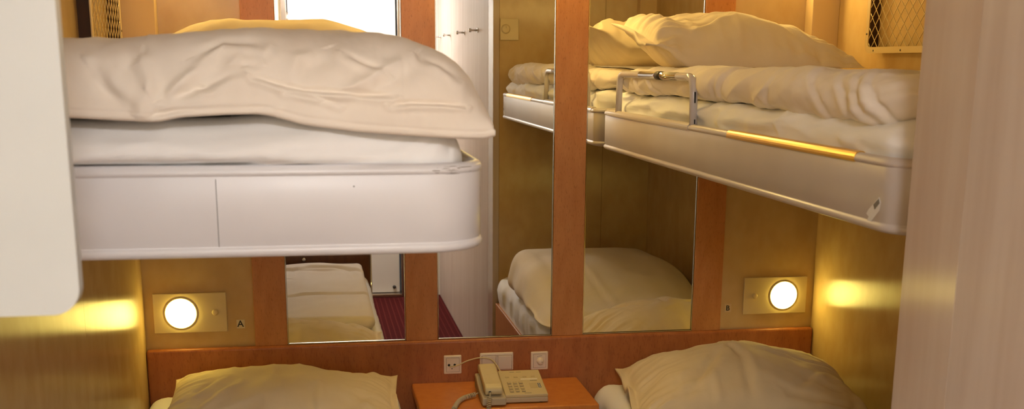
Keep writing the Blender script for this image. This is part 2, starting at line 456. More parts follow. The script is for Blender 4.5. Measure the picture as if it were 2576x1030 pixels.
# mirrors
for i in range(3):
    x0, x1 = PX[2 * i + 1] + 0.0015, PX[2 * i + 2] - 0.0015
    o = box('wall_mirror', 'mirror', x0, x1, -0.008, 0.0, ZH + 0.002, 2.38, bev=0.0035, seg=1)
    tag(o, ['tall narrow wall mirror showing the white door and a made bed', 'tall narrow wall mirror above the telephone showing coat hooks and a wall dial',
            'tall narrow wall mirror touching the head of the railed bunk'][i], 'mirror', 'mirrors on the back wall')
    for xa, xb, za, zb_ in ((x0 - 0.001, x0 + 0.0015, ZH + 0.001, 2.38), (x1 - 0.0015, x1 + 0.001, ZH + 0.001, 2.38), (x0 + 0.0015, x1 - 0.0015, ZH + 0.001, ZH + 0.004)):
        box('edge_strip', 'chrome', xa, xb, -0.0125, -0.0005, za, zb_, o, bev=0.0006, seg=1)

# ================================================================== UPPER BUNKS
def ring(x0, x1, y0, y1, radii, o, z, n=10):
    """rounded rectangle; radii for corners (x1,y0),(x1,y1),(x0,y1),(x0,y0)"""
    pts = []
    cs = [(x1, y0, -PI / 2, radii[0], -1, 1), (x1, y1, 0, radii[1], -1, -1), (x0, y1, PI / 2, radii[2], 1, -1), (x0, y0, PI, radii[3], 1, 1)]
    for cx, cy, a0, r, sx, sy in cs:
        rr = max(r - o, 0.003); c = (cx + sx * (o + rr), cy + sy * (o + rr))
        for k in range(n + 1):
            a = a0 + PI / 2 * k / n
            pts.append((c[0] + rr * math.cos(a), c[1] + rr * math.sin(a), z))
    return pts
def tray(name, mat, x0, x1, y0, y1, radii, z0, z1, parent):
    prof = [(0.06, z0 + 0.001), (0.016, z0), (0.006, z0 + 0.002), (0.0015, z0 + 0.006), (0.0, z0 + 0.011), (0.0015, z0 + 0.0155), (0.0045, z0 + 0.017), (0.0045, z0 + 0.0185), (0.003, z0 + 0.020),
            (0.003, z1 - 0.0175), (0.0036, z1 - 0.0165), (0.0025, z1 - 0.0155), (0.0005, z1 - 0.014), (0.0, z1 - 0.010), (0.003, z1 - 0.004), (0.008, z1 - 0.0005), (0.013, z1), (0.019, z1 - 0.001), (0.023, z1 - 0.005), (0.025, z1 - 0.012), (0.026, z0 + 0.014)]
    V = []; F = []; n = None
    for o, z in prof:
        r = ring(x0, x1, y0, y1, radii, o, z)
        n = len(r); V += r
    for i in range(len(prof) - 1):
        for k in range(n): F.append((i * n + k, i * n + (k + 1) % n, (i + 1) * n + (k + 1) % n, (i + 1) * n + k))
    F.append(tuple(range(n))[::-1]); F.append(tuple((len(prof) - 1) * n + k for k in range(n)))
    me = pyd(name, V, F)
    o = link(name, me, mat, parent)
    for p in me.polygons: p.use_smooth = len(p.vertices) == 4
    return o
def mattress(name, x0, x1, y0, y1, z0, z1, label, seed, r=0.055, amp=0.006, step=0.016, fn=None):
    hx, hy, hz = (x1 - x0) / 2, (y1 - y0) / 2, (z1 - z0) / 2
    P, F = rbox(hx, hy, hz, r, step)
    c = np.array([(x0 + x1) / 2, (y0 + y1) / 2, (z0 + z1) / 2]); W = P + c
    n = P / np.array([hx, hy, hz]); n = np.sign(n) * np.abs(n) ** 6; n /= np.linalg.norm(n, axis=1, keepdims=True) + 1e-9
    k = fbm(W * np.array([5, 3, 9]), seed, 3) * amp
    rid = 1 - np.abs(fbm(W * np.array([9, 5, 16]) + 3.1, seed + 5, 2)); k = k + amp * 0.9 * np.clip(rid - 0.75, 0, 1) * 3
    top = sstep(-hz * 0.6, hz * 0.4, P[:, 2])
    W = W + n * (k * (0.15 + 0.85 * top))[:, None]
    if fn is not None: W = fn(W)
    W[:, 2] = np.maximum(W[:, 2], z0)
    o = link(name, pyd(name, W, F), 'sheet', None, smooth=True)
    return tag(o, label, 'mattress')

# ---- left bunk: its rounded end faces the entry
LB = thing('upper_bunk', (-0.15, -1.1, 1.487), 'white enamelled upper bunk tray with rounded end and scuffed rim, without a guard rail', 'bunk', 'upper bunks')
tray('tray', 'scuffed', XL, 0.267, -2.11, -0.085, (0.095, 0.06, 0.02, 0.02), 1.487, 1.627, LB)
box('joint_line', 'greyprint', -0.1457, -0.1447, -2.1079, -2.100, 1.5055, 1.607, LB)
lathe('plug', 'greyprint', [(0.0014, 0), (0.0012, 0.0005)], (0.058, -2.1068, 1.594), (0, -1, 0), LB, 10)
def lmat(W):
    # the near end: bulging middle, tucked rounded corner
    x = W[:, 0]; near = sstep(-1.9, -2.07, W[:, 1])
    W[:, 2] += near * (0.008 * np.exp(-((x - 0.02) / 0.12) ** 2) * (W[:, 2] > 1.6))
    W[:, 1] -= near * (0.034 * sstep(1.6255, 1.634, W[:, 2] + 0.004 * np.sin(x * 8)) * sstep(0.13, -0.02, x) + 0.008 * sstep(1.612, 1.632, W[:, 2])) * (0.4 + 0.6 * sstep(1.70, 1.655, W[:, 2]))
    for pts, d, wd_ in [([(0.10, 1.64), (0.16, 1.675), (0.20, 1.69)], 0.004, 0.006), ([(0.16, 1.632), (0.19, 1.672)], 0.004, 0.005), ([(0.205, 1.632), (0.215, 1.675)], 0.004, 0.005),
                        ([(-0.06, 1.635), (0.05, 1.648), (0.14, 1.652)], 0.003, 0.006), ([(-0.33, 1.672), (-0.15, 1.668), (0.0, 1.682)], 0.003, 0.008), ([(-0.25, 1.655), (-0.05, 1.66)], 0.002, 0.008)]:
        W[:, 1] -= near * crease(W[:, 0], W[:, 2], pts, d, wd_)
    return W
mattress('mattress', XL + 0.012, 0.236, -2.078, -0.115, 1.5015, 1.694, 'white sheeted mattress in the rimmed bunk that has no guard rail', 11, step=0.0075, amp=0.005, fn=lmat, r=0.07)

# duvet folded over the end of the left bunk
def duvet_left():
    xt = [-0.565, -0.45, -0.36, -0.283, -0.207, -0.131, -0.024, 0.049, 0.135, 0.185, 0.216, 0.247, 0.268, 0.2755]
    zt = [1.803, 1.808, 1.811, 1.814, 1.820, 1.829, 1.828, 1.825, 1.815, 1.799, 1.782, 1.748, 1.708, 1.682]
    xb = [-0.565, -0.343, -0.273, -0.218, -0.196, -0.129, -0.072, -0.045, -0.016, 0.065, 0.153, 0.213, 0.261, 0.2755]
    zb = [1.700, 1.698, 1.694, 1.691, 1.698, 1.702, 1.703, 1.696, 1.687, 1.676, 1.669, 1.665, 1.663, 1.668]
    nT, nS = 330, 360
    tt = np.linspace(0, 1, nT); X = -0.565 + (0.2755 + 0.565) * (1 - (1 - tt) ** 1.25)
    k = np.ones(5) / 5
    ZT = np.interp(X, xt, zt); ZB = np.interp(X, xb, zb)
    pad = lambda a: np.convolve(np.pad(a, 6, 'edge'), np.ones(13) / 13, 'valid')
    ZT2, ZB = pad(ZT), pad(ZB); ZT = np.where(X > 0.25, ZT, ZT2)
    G = np.zeros((nT, nS, 3))
    for i, x in enumerate(X):
        zt_, zb_ = ZT[i], ZB[i]
        e = sstep(0.17, 0.2755, x)
        yf = -2.128 + 0.02 * e * e + 0.006 * math.sin(x * 9); dep = 0.15 + 0.03 * math.sin(x * 5 + 1) - 0.04 * e; yb = -0.60 + 0.05 * math.sin(x * 7)
        th = np.linspace(0, PI / 2, 60)
        fy = yf + dep * (1 - np.cos(th) ** 0.72); fz = zb_ + 0.007 + (zt_ - zb_ - 0.007) * np.sin(th) ** 0.85
        lip = np.array([(yf + 0.02, zb_), (yf + 0.006, zb_), (yf + 0.001, zb_ + 0.003)])
        hb_ = max((zt_ - 0.02 - max(zb_, 1.694)) , 0.004)
        ba = np.linspace(PI / 2, -PI / 2, 24)
        cz = max(zt_ - 0.012 + 1.697, 2 * zb_) / 2; hz_ = (zt_ - 0.012) - cz
        by = yb + np.cos(ba) * hz_ * 0.8; bz = cz + np.sin(ba) * hz_
        bot = np.array([(yf + dep, max(zb_ + 0.004, 1.697 - 0.03 * sstep(0.235, 0.262, x))), (yf + 0.06, max(zb_ + 0.001, 1.697 - 0.03 * sstep(0.1, 0.262, x)))])
        a = np.concatenate([lip[:, 0], fy, [(-1.4), (-0.95)], by, bot[:, 0]])
        z = np.concatenate([lip[:, 1], fz, [zt_ - 0.006, zt_ - 0.012], bz, bot[:, 1]])
        # dense on the visible near end
        d = np.concatenate([np.linspace(0, 0.118, 230, endpoint=False), np.linspace(0.118, 1, 130, endpoint=False)])
        a, z = arc_at(a, z, d)
        G[i, :, 0] = x; G[i, :, 1] = a; G[i, :, 2] = z
    N = grid_normals(G); px, pz = G[..., 0], G[..., 2]
    if N[nT // 2, 60, 1] > 0: N = -N
    near = sstep(-1.75, -1.95, G[..., 1]) * sstep(0.002, 0.012, pz - ZB[:, None])
    D = 0
    CR = [([(-0.081, 1.758), (-0.049, 1.747), (-0.008, 1.738), (0.033, 1.735), (0.119, 1.729)], 0.0042, 0.0045),
          ([(0.052, 1.787), (0.081, 1.774), (0.108, 1.762)], 0.003, 0.005), ([(0.116, 1.717), (0.146, 1.719), (0.189, 1.718), (0.229, 1.715)], 0.0042, 0.004),
          ([(-0.211, 1.72), (-0.187, 1.746), (-0.148, 1.78)], -0.006, 0.010), ([(0.032, 1.729), (0.087, 1.752), (0.144, 1.782)], -0.0045, 0.010),
          ([(-0.038, 1.736), (0.003, 1.729), (0.038, 1.718)], 0.003, 0.004), ([(-0.262, 1.711), (-0.288, 1.737), (-0.306, 1.762)], 0.006, 0.010),
          ([(-0.237, 1.706), (-0.23, 1.74), (-0.236, 1.774)], -0.005, 0.012), ([(-0.162, 1.791), (-0.127, 1.809), (-0.07, 1.803)], 0.003, 0.006),
          ([(-0.17, 1.746), (-0.142, 1.739)], 0.003, 0.004), ([(-0.077, 1.772), (-0.106, 1.775)], 0.002, 0.004),
          ([(-0.031, 1.758), (-0.019, 1.781), (0.011, 1.793)], -0.004, 0.009), ([(0.165, 1.782), (0.195, 1.77), (0.22, 1.753)], 0.003, 0.006),
          ([(-0.243, 1.751), (-0.258, 1.774), (-0.248, 1.796)], 0.004, 0.009), ([(-0.205, 1.726), (-0.153, 1.743), (-0.106, 1.766)], 0.003, 0.007),
          ([(-0.215, 1.70), (-0.198, 1.706), (-0.10, 1.709), (-0.06, 1.712)], 0.003, 0.005), ([(0.135, 1.70), (0.138, 1.75), (0.135, 1.79)], 0.0005, 0.004)]
    for pts, dpt, wd_ in CR: D = D + 1.25 * near * crease(px, pz, pts, dpt * 1.15, wd_ * 0.85)
    # hem stitch a finger above the lower edge
    h = pz - ZB[:, None]
    D = D + sstep(-1.9, -2.0, G[..., 1]) * (-0.0012 * np.exp(-((h - 0.012) / 0.0022) ** 2))
    q = np.stack([px * 7, G[..., 1] * 5, pz * 9], -1)
    D = D + (0.006 * fbm(q, 3, 2) + 0.0022 * fbm(q * np.array([3.4, 2.0, 2.2]), 9, 3)) * sstep(0.0, 0.03, h)
    G = G + N * D[..., None]
    me = grid_mesh('folded_duvet', G)
    o = link('folded_duvet', me, 'duvet', None, smooth=True)
    tag(o, 'thick cream duvet folded over the end of the bunk without a guard rail', 'duvet')
duvet_left()

# ---- right bunk: its long side with guard rail runs to the mirrors
RB = thing('upper_bunk', (1.37, -1.03, 1.4925), 'white enamelled upper bunk tray with guard rail and torn sticker along its side', 'bunk', 'upper bunks')
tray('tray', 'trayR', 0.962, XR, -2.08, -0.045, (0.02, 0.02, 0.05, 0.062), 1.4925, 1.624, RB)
rail_x = 0.975
rl = tube('guard_rail', 'railpaint', fillet([(rail_x, -0.222, 1.62), (rail_x, -0.230, 1.743), (rail_x, -0.960, 1.743), (rail_x, -0.972, 1.62)], 0.04, 8), 0.0105, RB, 14)
tube('chrome_sleeve', 'chrome', [(rail_x, -0.47, 1.7432), (rail_x, -0.83, 1.7432)], 0.0108, rl, 14)
tube('rubber_clip', 'dark', [(rail_x, -0.64, 1.7432), (rail_x, -0.685, 1.7432)], 0.0122, rl, 14)
box('slot', 'ink', rail_x - 0.0015, rail_x + 0.0015, -0.9802, -0.972, 1.678, 1.706, rl)
box('slot', 'ink', rail_x - 0.0015, rail_x + 0.0015, -0.9828, -0.975, 1.6245, 1.636, rl)
# metal cap strips on the rim
def capstrip(y0, y1, mat, name, rad=0.0135):
    V = []; F = []; n = 12
    for y in (y0, y1):
        for k in range(n + 1):
            a = PI * (-0.12) + PI * 1.24 * k / n
            V.append((0.9745 - rad * math.cos(a), y, 1.6125 + (rad + 0.0005) * math.sin(a)))
    for k in range(n): F.append((k, k + 1, n + 2 + k, n + 1 + k))
    F.append(tuple(range(n + 1))[::-1]); F.append(tuple(n + 1 + k for k in range(n + 1)))
    return link(name, pyd(name, V, F), mat, RB, smooth=False)
capstrip(-1.914, -1.255, 'gold', 'brass_rim_strip')
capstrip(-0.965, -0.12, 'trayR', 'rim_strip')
# torn sticker near the foot of the tray
def sticker():
    pts = [(y - 0.133, z - 0.002) for y, z in [(-1.842, 1.511), (-1.852, 1.506), (-1.884, 1.533), (-1.887, 1.548), (-1.880, 1.556), (-1.845, 1.530), (-1.838, 1.522), (-1.848, 1.518)]]
    bm = bmesh.new()
    a = [bm.verts.new((0.9643, y, z)) for y, z in pts]; bm.faces.new(a)
    r = bmesh.ops.extrude_face_region(bm, geom=bm.faces[:])
    for v in [g for g in r['geom'] if isinstance(g, bmesh.types.BMVert)]: v.co.x += 0.0006
    o = link('sticker', to_mesh(bm), 'sticker', RB)
    bm = bmesh.new()
    pr = [(y - 0.133, z - 0.002) for y, z in [(-1.880, 1.5535), (-1.884, 1.546), (-1.868, 1.533), (-1.862, 1.541)]]
    a = [bm.verts.new((0.9639, y, z)) for y, z in pr]; bm.faces.new(a)
    r = bmesh.ops.extrude_face_region(bm, geom=bm.faces[:])
    for v in [g for g in r['geom'] if isinstance(g, bmesh.types.BMVert)]: v.co.x += 0.0003
    link('print', to_mesh(bm), 'greyprint', o)
sticker()
def rmat(W):
    s_ = sstep(1.10, 1.0, W[:, 0]); y, z = W[:, 1], W[:, 2]
    q = np.stack([y * 6 + z * 30, z * 20, y * 0], -1)
    W[:, 0] -= s_ * sstep(1.625, 1.65, z) * (0.010 * fbm(q, 27, 3) + 0.010 * (0.5 - np.abs(fbm(q * 0.6 + 5, 29, 2))))
    W[:, 0] -= s_ * sstep(1.63, 1.65, z) * 0.008
    return W
mattress('mattress', 0.993, 1.775, -2.04, -0.08, 1.507, 1.684, 'white sheeted mattress in the bunk behind the guard rail', 23, step=0.010, amp=0.009, fn=rmat)

def duvet_right():
    nT, nS = 300, 230
    Y = np.linspace(-2.05, -0.10, nT); G = np.zeros((nT, nS, 3))
    yt = [-2.03, -1.9, -1.6, -1.3, -0.85, -0.5, -0.3, -0.12]
    ztp = [1.762, 1.768, 1.766, 1.761, 1.760, 1.758, 1.752, 1.745]
    zbp = [1.688, 1.672, 1.676, 1.681, 1.684, 1.686, 1.688, 1.688]
    xfp = [1.00, 0.975, 0.975, 0.985, 0.99, 0.985, 0.99, 1.01]
    for i, y in enumerate(Y):
        zt_, zb_, xf = np.interp(y, yt, ztp), np.interp(y, yt, zbp), np.interp(y, yt, xfp)
        h = (zt_ - zb_) / 2; c = (zt_ + zb_) / 2
        th = np.linspace(-PI / 2, PI / 2, 60)
        fx = xf + h * 1.15 * (1 - np.cos(th)); fz = c + h * np.sin(th)
        tx = np.linspace(xf + 0.12, 1.70, 8); tz = zt_ - 0.010 * ((tx - 1.05) / 0.6) ** 2
        bx = 1.735 + 0.03 * np.cos(th)[::-1]; bz = c - 0.012 + (h - 0.012) * np.sin(th)[::-1]
        ux = np.linspace(1.70, xf + 0.12, 8); uz = np.full(8, 1.688)
        a = np.concatenate([fx, tx, bx, ux]); z = np.concatenate([fz, tz, bz, uz])
        d = np.concatenate([np.linspace(0, 0.17, 130, endpoint=False), np.linspace(0.17, 1, 100, endpoint=False)])
        a, z = arc_at(a, z, d)
        e = min(1, (i + 0.5) / 14, (nT - i - 0.5) / 14); e = math.sqrt(max(1 - (1 - e) ** 2, 0.0)); s = 0.25 + 0.75 * e
        G[i, :, 0] = 1.37 + (a - 1.37) * (0.94 + 0.06 * e); G[i, :, 1] = y; G[i, :, 2] = c + (z - c) * s
    N = grid_normals(G)
    if N[nT // 2, 60, 0] > 0: N = -N
    px, py_, pz = G[..., 0], G[..., 1], G[..., 2]
    front = sstep(1.25, 1.02, px)
    sl = (pz - 1.72) / 0.05
    # slanting pressed folds along the roll
    D = 0.010 * fbm(np.stack([px * 3, py_ * 3.2, pz * 8], -1), 31, 2) * sstep(1.68, 1.70, pz)
    q = np.stack([py_ * 6 + sl * 0.9, sl * 0.5 + 4, px * 3], -1)
    D = D + front * 0.008 * (0.55 - np.abs(fbm(q, 41, 2)))
    for yc, sgn, dep in [(-1.93, 1, 0.008), (-1.875, 1, 0.007), (-1.81, 1, 0.005), (-1.70, 1, 0.003), (-1.13, -1, 0.006), (-1.09, -1, 0.005), (-0.4, 1, 0.008), (-0.33, 1, 0.008), (-0.26, -1, 0.008), (-0.20, 1, 0.008), (-0.55, 1, 0.005), (-1.45, -1, 0.004)]:
        c_ = yc + sgn * 0.045 * sl + 0.012 * sl * sl
        D = D - front * dep * np.exp(-((py_ - c_) / 0.011) ** 2) * np.exp(-(sl / 0.9) ** 2) + front * dep * 0.8 * np.exp(-((py_ - c_ - 0.024) / 0.016) ** 2) * np.exp(-(sl / 0.9) ** 2)
    D = D + 0.003 * fbm(np.stack([px * 20, py_ * 16, pz * 22], -1), 51, 3)
    G = G + N * D[..., None]
    lo = G[..., 2] < 1.6865
    G[..., 2] = np.where((G[..., 0] > 1.03) & lo, 1.6865, G[..., 2])
    o = link('rolled_duvet', grid_mesh('rolled_duvet', G), 'duvet', None, smooth=True)
    tag(o, 'cream duvet rolled lengthwise along the bunk behind the guard rail', 'duvet')
duvet_right()

# ------------------------------------------------------------------ pillows
def pillow(name, c, L, W, H, rz, label, seed, flap=0.0, tilt=(0.0, 0.0), lift=0.0, bottom=None, wr=1.0, fold=None, n=110, crown=(0, 0), flapside=-1, squash=0.25, endpow=2.6):
    """stuffed pillow, open pillowcase end (flap) on the side flapside along its length"""
    u = np.linspace(-1, 1, n); v = np.linspace(-1, 1, n)
    U, Vv = np.meshgrid(u, v, indexing='ij')
    U = np.sign(U) * (1 - (1 - np.abs(U)) ** 1.15); Vv = np.sign(Vv) * (1 - (1 - np.abs(Vv)) ** 1.15)
    x = U * L / 2; y = Vv * W / 2
    # stuffed body ends before the flap
    if flap:
        us = np.where(U * flapside > 0, np.clip(np.abs(U) / (1 - flap), 0, 1), np.abs(U))
    else: us = np.abs(U)
    pw_ = np.where((U * flapside > 0) & (flap > 0), endpow, 2.6)
    e1 = np.clip(1 - us ** pw_, 0, 1) ** 0.55; e2 = np.clip(1 - np.abs(Vv) ** 2.4, 0, 1) ** 0.55
    T = H / 2 * e1 * e2 * (1 - 0.10 * ((U - crown[0]) ** 2 + (Vv - crown[1]) ** 2))
    # sides draw in between the corners
    y = y * (1 - 0.06 * (1 - U ** 2) * 0 - 0.05 * np.exp(-(U / 0.9) ** 2)); x = x * (1 - 0.045 * (1 - Vv ** 2))
    ang = np.arctan2(np.abs(Vv) - 1.0, np.abs(U) - 1.0); rad = np.hypot(np.abs(Vv) - 1, np.abs(U) - 1)
    quad = (U > 0) * 2 + (Vv > 0)
    rays = noise(np.stack([ang * 5 + quad * 9.7, rad * 1.2, quad * 3.3], -1), seed) * np.exp(-rad / 0.55) * (1 - np.exp(-rad / 0.1))
    P3 = np.stack([x * 9, y * 9, np.zeros_like(x)], -1)
    edge = np.exp(-((1 - us) / 0.28) ** 2) * (us < 1); ed2 = np.exp(-((1 - np.abs(Vv)) / 0.25) ** 2)
    pl = noise(np.stack([y * 46, us * 1.5, np.full_like(x, 2.2)], -1), seed + 3) * edge + noise(np.stack([x * 40, np.abs(Vv) * 1.5, np.full_like(x, 7.2)], -1), seed + 4) * ed2 * 0.7
    wr_ = wr * (0.013 * rays + 0.006 * pl * (T > 0.004) + 0.010 * fbm(P3 * 0.6, seed + 7, 2) * e1 * e2 + 0.004 * (0.5 - np.abs(fbm(P3 * np.array([1.6, 0.7, 1]), seed + 9, 2))) * e1 * e2)
    zc = lift * sstep(0.6, 1.0, us) * np.where(U * flapside > 0, 1, 0.0)
    fl = np.clip((us * (U * flapside > 0) + (np.abs(U) - (1 - flap)) * (U * flapside > 0) * 2 - 1) / max(2 * flap, 1e-3), 0, 1) if flap else 0
    wave = (0.022 * noise(np.stack([y * 11, x * 2, np.zeros_like(x)], -1), seed + 12)) * fl
    pieces = []
    for sgn in (1, -1):
        t = T + 0.0022 * (1 - 0 * T)
        if sgn < 0: t = t * squash * 2
        z = zc + wave + sgn * (t + (wr_ if sgn > 0 else wr_ * 0.5) * sstep(0, 0.02, T)) + (0.008 * fl * sgn * (1 - Vv ** 2))
        pieces.append(np.stack([x, y, z], -1))
    top, bot = pieces
    # the visible top may carry pressed folds given in (u,v)
    if fold:
        dd = 0
        for pts, dp, wd_ in fold: dd = dd + crease(U, Vv, pts, dp, wd_)
        top[..., 2] += dd * e1 * e2
    V = np.concatenate([top.reshape(-1, 3), bot.reshape(-1, 3)]); idx = np.arange(n * n).reshape(n, n); F = []
    a = idx
    q = np.stack([a[:-1, :-1], a[1:, :-1], a[1:, 1:], a[:-1, 1:]], -1).reshape(-1, 4)
    F += [tuple(f) for f in q.tolist()]; F += [tuple(f[::-1]) for f in (q + n * n).tolist()]
    rim = [a[0, k] for k in range(n)] + [a[k, n - 1] for k in range(1, n)] + [a[n - 1, k] for k in range(n - 2, -1, -1)] + [a[k, 0] for k in range(n - 2, 0, -1)]
    for i in range(len(rim)):
        i2 = (i + 1) % len(rim); F.append((int(rim[i]), int(rim[i] + n * n), int(rim[i2] + n * n), int(rim[i2])))
    R = Matrix.Rotation(rz, 3, 'Z') @ Matrix.Rotation(tilt[0], 3, 'X') @ Matrix.Rotation(tilt[1], 3, 'Y')
    V = V @ np.array(R).T + np.array(c)
    if bottom is not None:   # settle on what carries it
        d = bottom - V[:, 2]; V[:, 2] = np.where(d > 0, bottom + 0.002 * (1 - np.exp(-d / 0.02)), V[:, 2])
    o = link(name, pyd(name, V, F), 'pillow', None, smooth=True)
    return tag(o, label, 'pillow', 'pillows')
pillow('pillow', (1.300, -0.37, 1.797), 0.69, 0.45, 0.225, -0.02, 'cream pillow with an open case end lying on the railed upper bunk', 61, flap=0.10, tilt=(0.14, 0.02), lift=0.055, endpow=5.0, bottom=1.766, wr=2.2, crown=(-0.1, 0), fold=[([(-.8, .0), (-.3, .1), (.1, .2)], .008, .04), ([(-.6, -.6), (-.2, -.2)], .010, .05), ([(.5, -.8), (.3, -.2)], .008, .04), ([(.7, -.6), (.5, .1)], .006, .04), ([(-.7, .4), (-.1, .5)], .006, .03)])
pillow('pillow', (-0.11, -0.305, 1.775), 0.80, 0.42, 0.24, 0.02, 'cream pillow at the mirror end of the upper bunk without a rail', 67, flap=0.08, tilt=(0.05, 0.0), bottom=1.7)

# ================================================================== LOWER BEDS
def bed(name, x0, x1, label, foot):
    t = thing(name, ((x0 + x1) / 2, -1.1, 0), label, 'bed', 'lower beds')
    xa = x1 if foot else x0
    box('side_board', 'wood', min(xa, xa + (-0.02 if foot else 0.02)), max(xa, xa + (-0.02 if foot else 0.02)), -2.14, -0.03, 0.04, 0.50, t, bev=0.003)
    box('base', 'darkwood', x0 + 0.021, x1 - 0.021, -2.14, -0.03, 0.0, 0.44, t)
    return t
bA = bed('single_bed', XL + 0.001, 0.268, 'single bed with a footboard under the bunk without a rail', True)
fb = box('footboard', 'darkwood', XL + 0.001, 0.272, -2.175, -2.145, 0.0, 0.80, bA, bev=0.006)
tube('chrome_edge', 'chrome', [(0.277, -2.16, 0.1), (0.277, -2.16, 0.80)], 0.006, fb, 10)
lathe('knob', 'chrome', [(0.006, 0), (0.006, 0.01), (0.012, 0.018), (0.008, 0.026)], (-0.07, -2.145, 0.765), (0, 1, 0), fb, 12)
bB = bed('single_bed', 0.945, XR - 0.001, 'single bed with a cherry side board under the railed bunk', False)
mattress('mattress', XL + 0.004, 0.262, -2.13, -0.035, 0.442, 0.682, 'white sheeted mattress of the bed that has a footboard', 71, amp=0.004, step=0.022)
def droop(W):
    # loose sheet hanging in pleats down the aisle side
    s = sstep(1.0, 0.955, W[:, 0])
    W[:, 0] -= s * 0.010 * (0.6 + fbm(np.stack([W[:, 1] * 13, W[:, 2] * 2.5, W[:, 1] * 0], -1), 77, 2)) * sstep(0.5, 0.56, W[:, 2])
    return W
mattress('mattress', 0.957, XR - 0.006, -2.13, -0.035, 0.442, 0.655, 'white sheeted mattress with loose pleats along the aisle under the railed bunk', 73, amp=0.006, step=0.018, fn=droop)
def slab(name, c, h, r, label, fn, step=0.014):
    P, F = rbox(*h, r, step); W = fn(P, P + np.array(c))
    o = link(name, pyd(name, W, F), 'duvet', None, smooth=True)
    return tag(o, label, 'duvet')
def fnA(P, W):
    x, y = W[:, 0], W[:, 1]
    up_ = sstep(-0.03, 0.02, P[:, 2])
    W[:, 2] += up_ * (0.006 * fbm(np.stack([x * 5, y * 3, x * 0], -1), 81, 3))
    W[:, 2] += up_ * (0.006 * sstep(-1.26, -1.28, y + 0.06 * x) - 0.004 * np.exp(-((y + 0.06 * x + 1.26) / 0.01) ** 2))
    for pts, d, wd_ in [([(-0.1, -1.9), (0.1, -1.92), (0.24, -1.78)], 0.012, 0.02), ([(-0.5, -1.85), (-0.2, -1.9), (0.1, -1.83)], 0.008, 0.02), ([(-0.13, -2.0), (-0.09, -1.3)], 0.003, 0.012), ([(0.15, -1.9), (0.17, -1.6)], 0.006, 0.015), ([(-0.4, -1.6), (-0.1, -1.62)], 0.004, 0.012)]:
        W[:, 2] += up_ * crease(x, y, pts, d, wd_)
    return W
slab('folded_duvet', (-0.165, -1.43, 0.7205), (0.393, 0.655, 0.0275), 0.03, 'cream duvet laid flat and creased on the bed with a footboard', fnA)
def fnB(P, W):
    x, y = W[:, 0].copy(), W[:, 1]
    up_ = sstep(-0.09, 0.06, P[:, 2])
    W[:, 2] += up_ * (0.012 * fbm(np.stack([x * 4, y * 3, x * 0], -1), 91, 3) + 0.02 * np.sin((x - 0.95) * 3.6))
    W[:, 2] -= up_ * 0.13 * sstep(-1.35, -0.72, y)                      # thinner towards the pillow
    W[:, 2] -= up_ * 0.07 * sstep(1.55, 1.76, x)
    W[:, 0] -= 0.028 * sstep(0.05, -0.09, P[:, 2]) * sstep(1.05, 0.95, x)   # lower layer spreads over the edge
    s = sstep(1.15, 0.95, x)
    W[:, 0] -= s * 0.012 * fbm(np.stack([y * 8, W[:, 2] * 3, y * 0], -1), 93, 2)
    W[:, 1] -= 0.010 * np.exp(-((P[:, 2] + 0.01) / 0.02) ** 2) * 0
    for pts, d, wd_ in [([(1.17, -1.6), (1.19, -1.2), (1.24, -0.85)], 0.006, 0.012), ([(1.05, -1.5), (1.08, -0.9)], 0.006, 0.02)]:
        W[:, 2] += up_ * crease(x, y, pts, d, wd_)
    W[:, 2] = np.maximum(W[:, 2], 0.669)
    return W
slab('folded_duvet', (1.345, -1.20, 0.763), (0.40, 0.485, 0.10), 0.085, 'thick cream duvet folded high on the bed under the railed bunk', fnB)
pillow('pillow', (-0.115, -0.37, 0.730), 0.73, 0.55, 0.185, -0.02, 'cream pillow lying below the lamp beside the letter A', 63, flap=0.06, tilt=(0.03, 0.02), bottom=0.688, wr=1.4, flapside=1, crown=(-0.1, 0), fold=[([(.25, -.9), (.25, -.3)], .008, .03), ([(-.9, -.5), (-.6, .1)], .008, .04), ([(-.75, -.7), (-.45, -.1)], .008, .04), ([(.6, -.7), (.85, .1)], .006, .04)])
pillow('pillow', (1.350, -0.40, 0.735), 0.74, 0.56, 0.235, -0.16, 'plump cream pillow with a pointed corner below the lamp beside the letter B', 65, flap=0.07, tilt=(0.04, 0.0), lift=-0.03, bottom=0.662, wr=1.6, crown=(0.15, -0.05), fold=[([(-.55, -.95), (-.3, -.3), (-.15, .1)], .012, .05), ([(.0, -.9), (.02, -.2), (-.1, .3)], .008, .035), ([(.4, -.8), (.7, -.3)], .010, .04), ([(.15, .2), (.8, -.1)], .006, .03)])

# ================================================================== BEDSIDE TABLE, TELEPHONE, WALL FITTINGS
TZ = 0.683
tb = thing('bedside_table', (0.604, -0.19, 0), 'orange veneered bedside table fixed between the two lower beds', 'table')
box('tabletop', 'tablewood', 0.309, 0.900, -0.365, -0.027, TZ - 0.032, TZ, tb, bev=0.008, seg=4)
box('side_panel', 'wood', 0.325, 0.343, -0.345, -0.03, 0.0, TZ - 0.032, tb)
box('side_panel', 'wood', 0.866, 0.884, -0.345, -0.03, 0.0, TZ - 0.032, tb)
box('shelf', 'wood', 0.343, 0.866, -0.34, -0.03, 0.30, 0.318, tb)

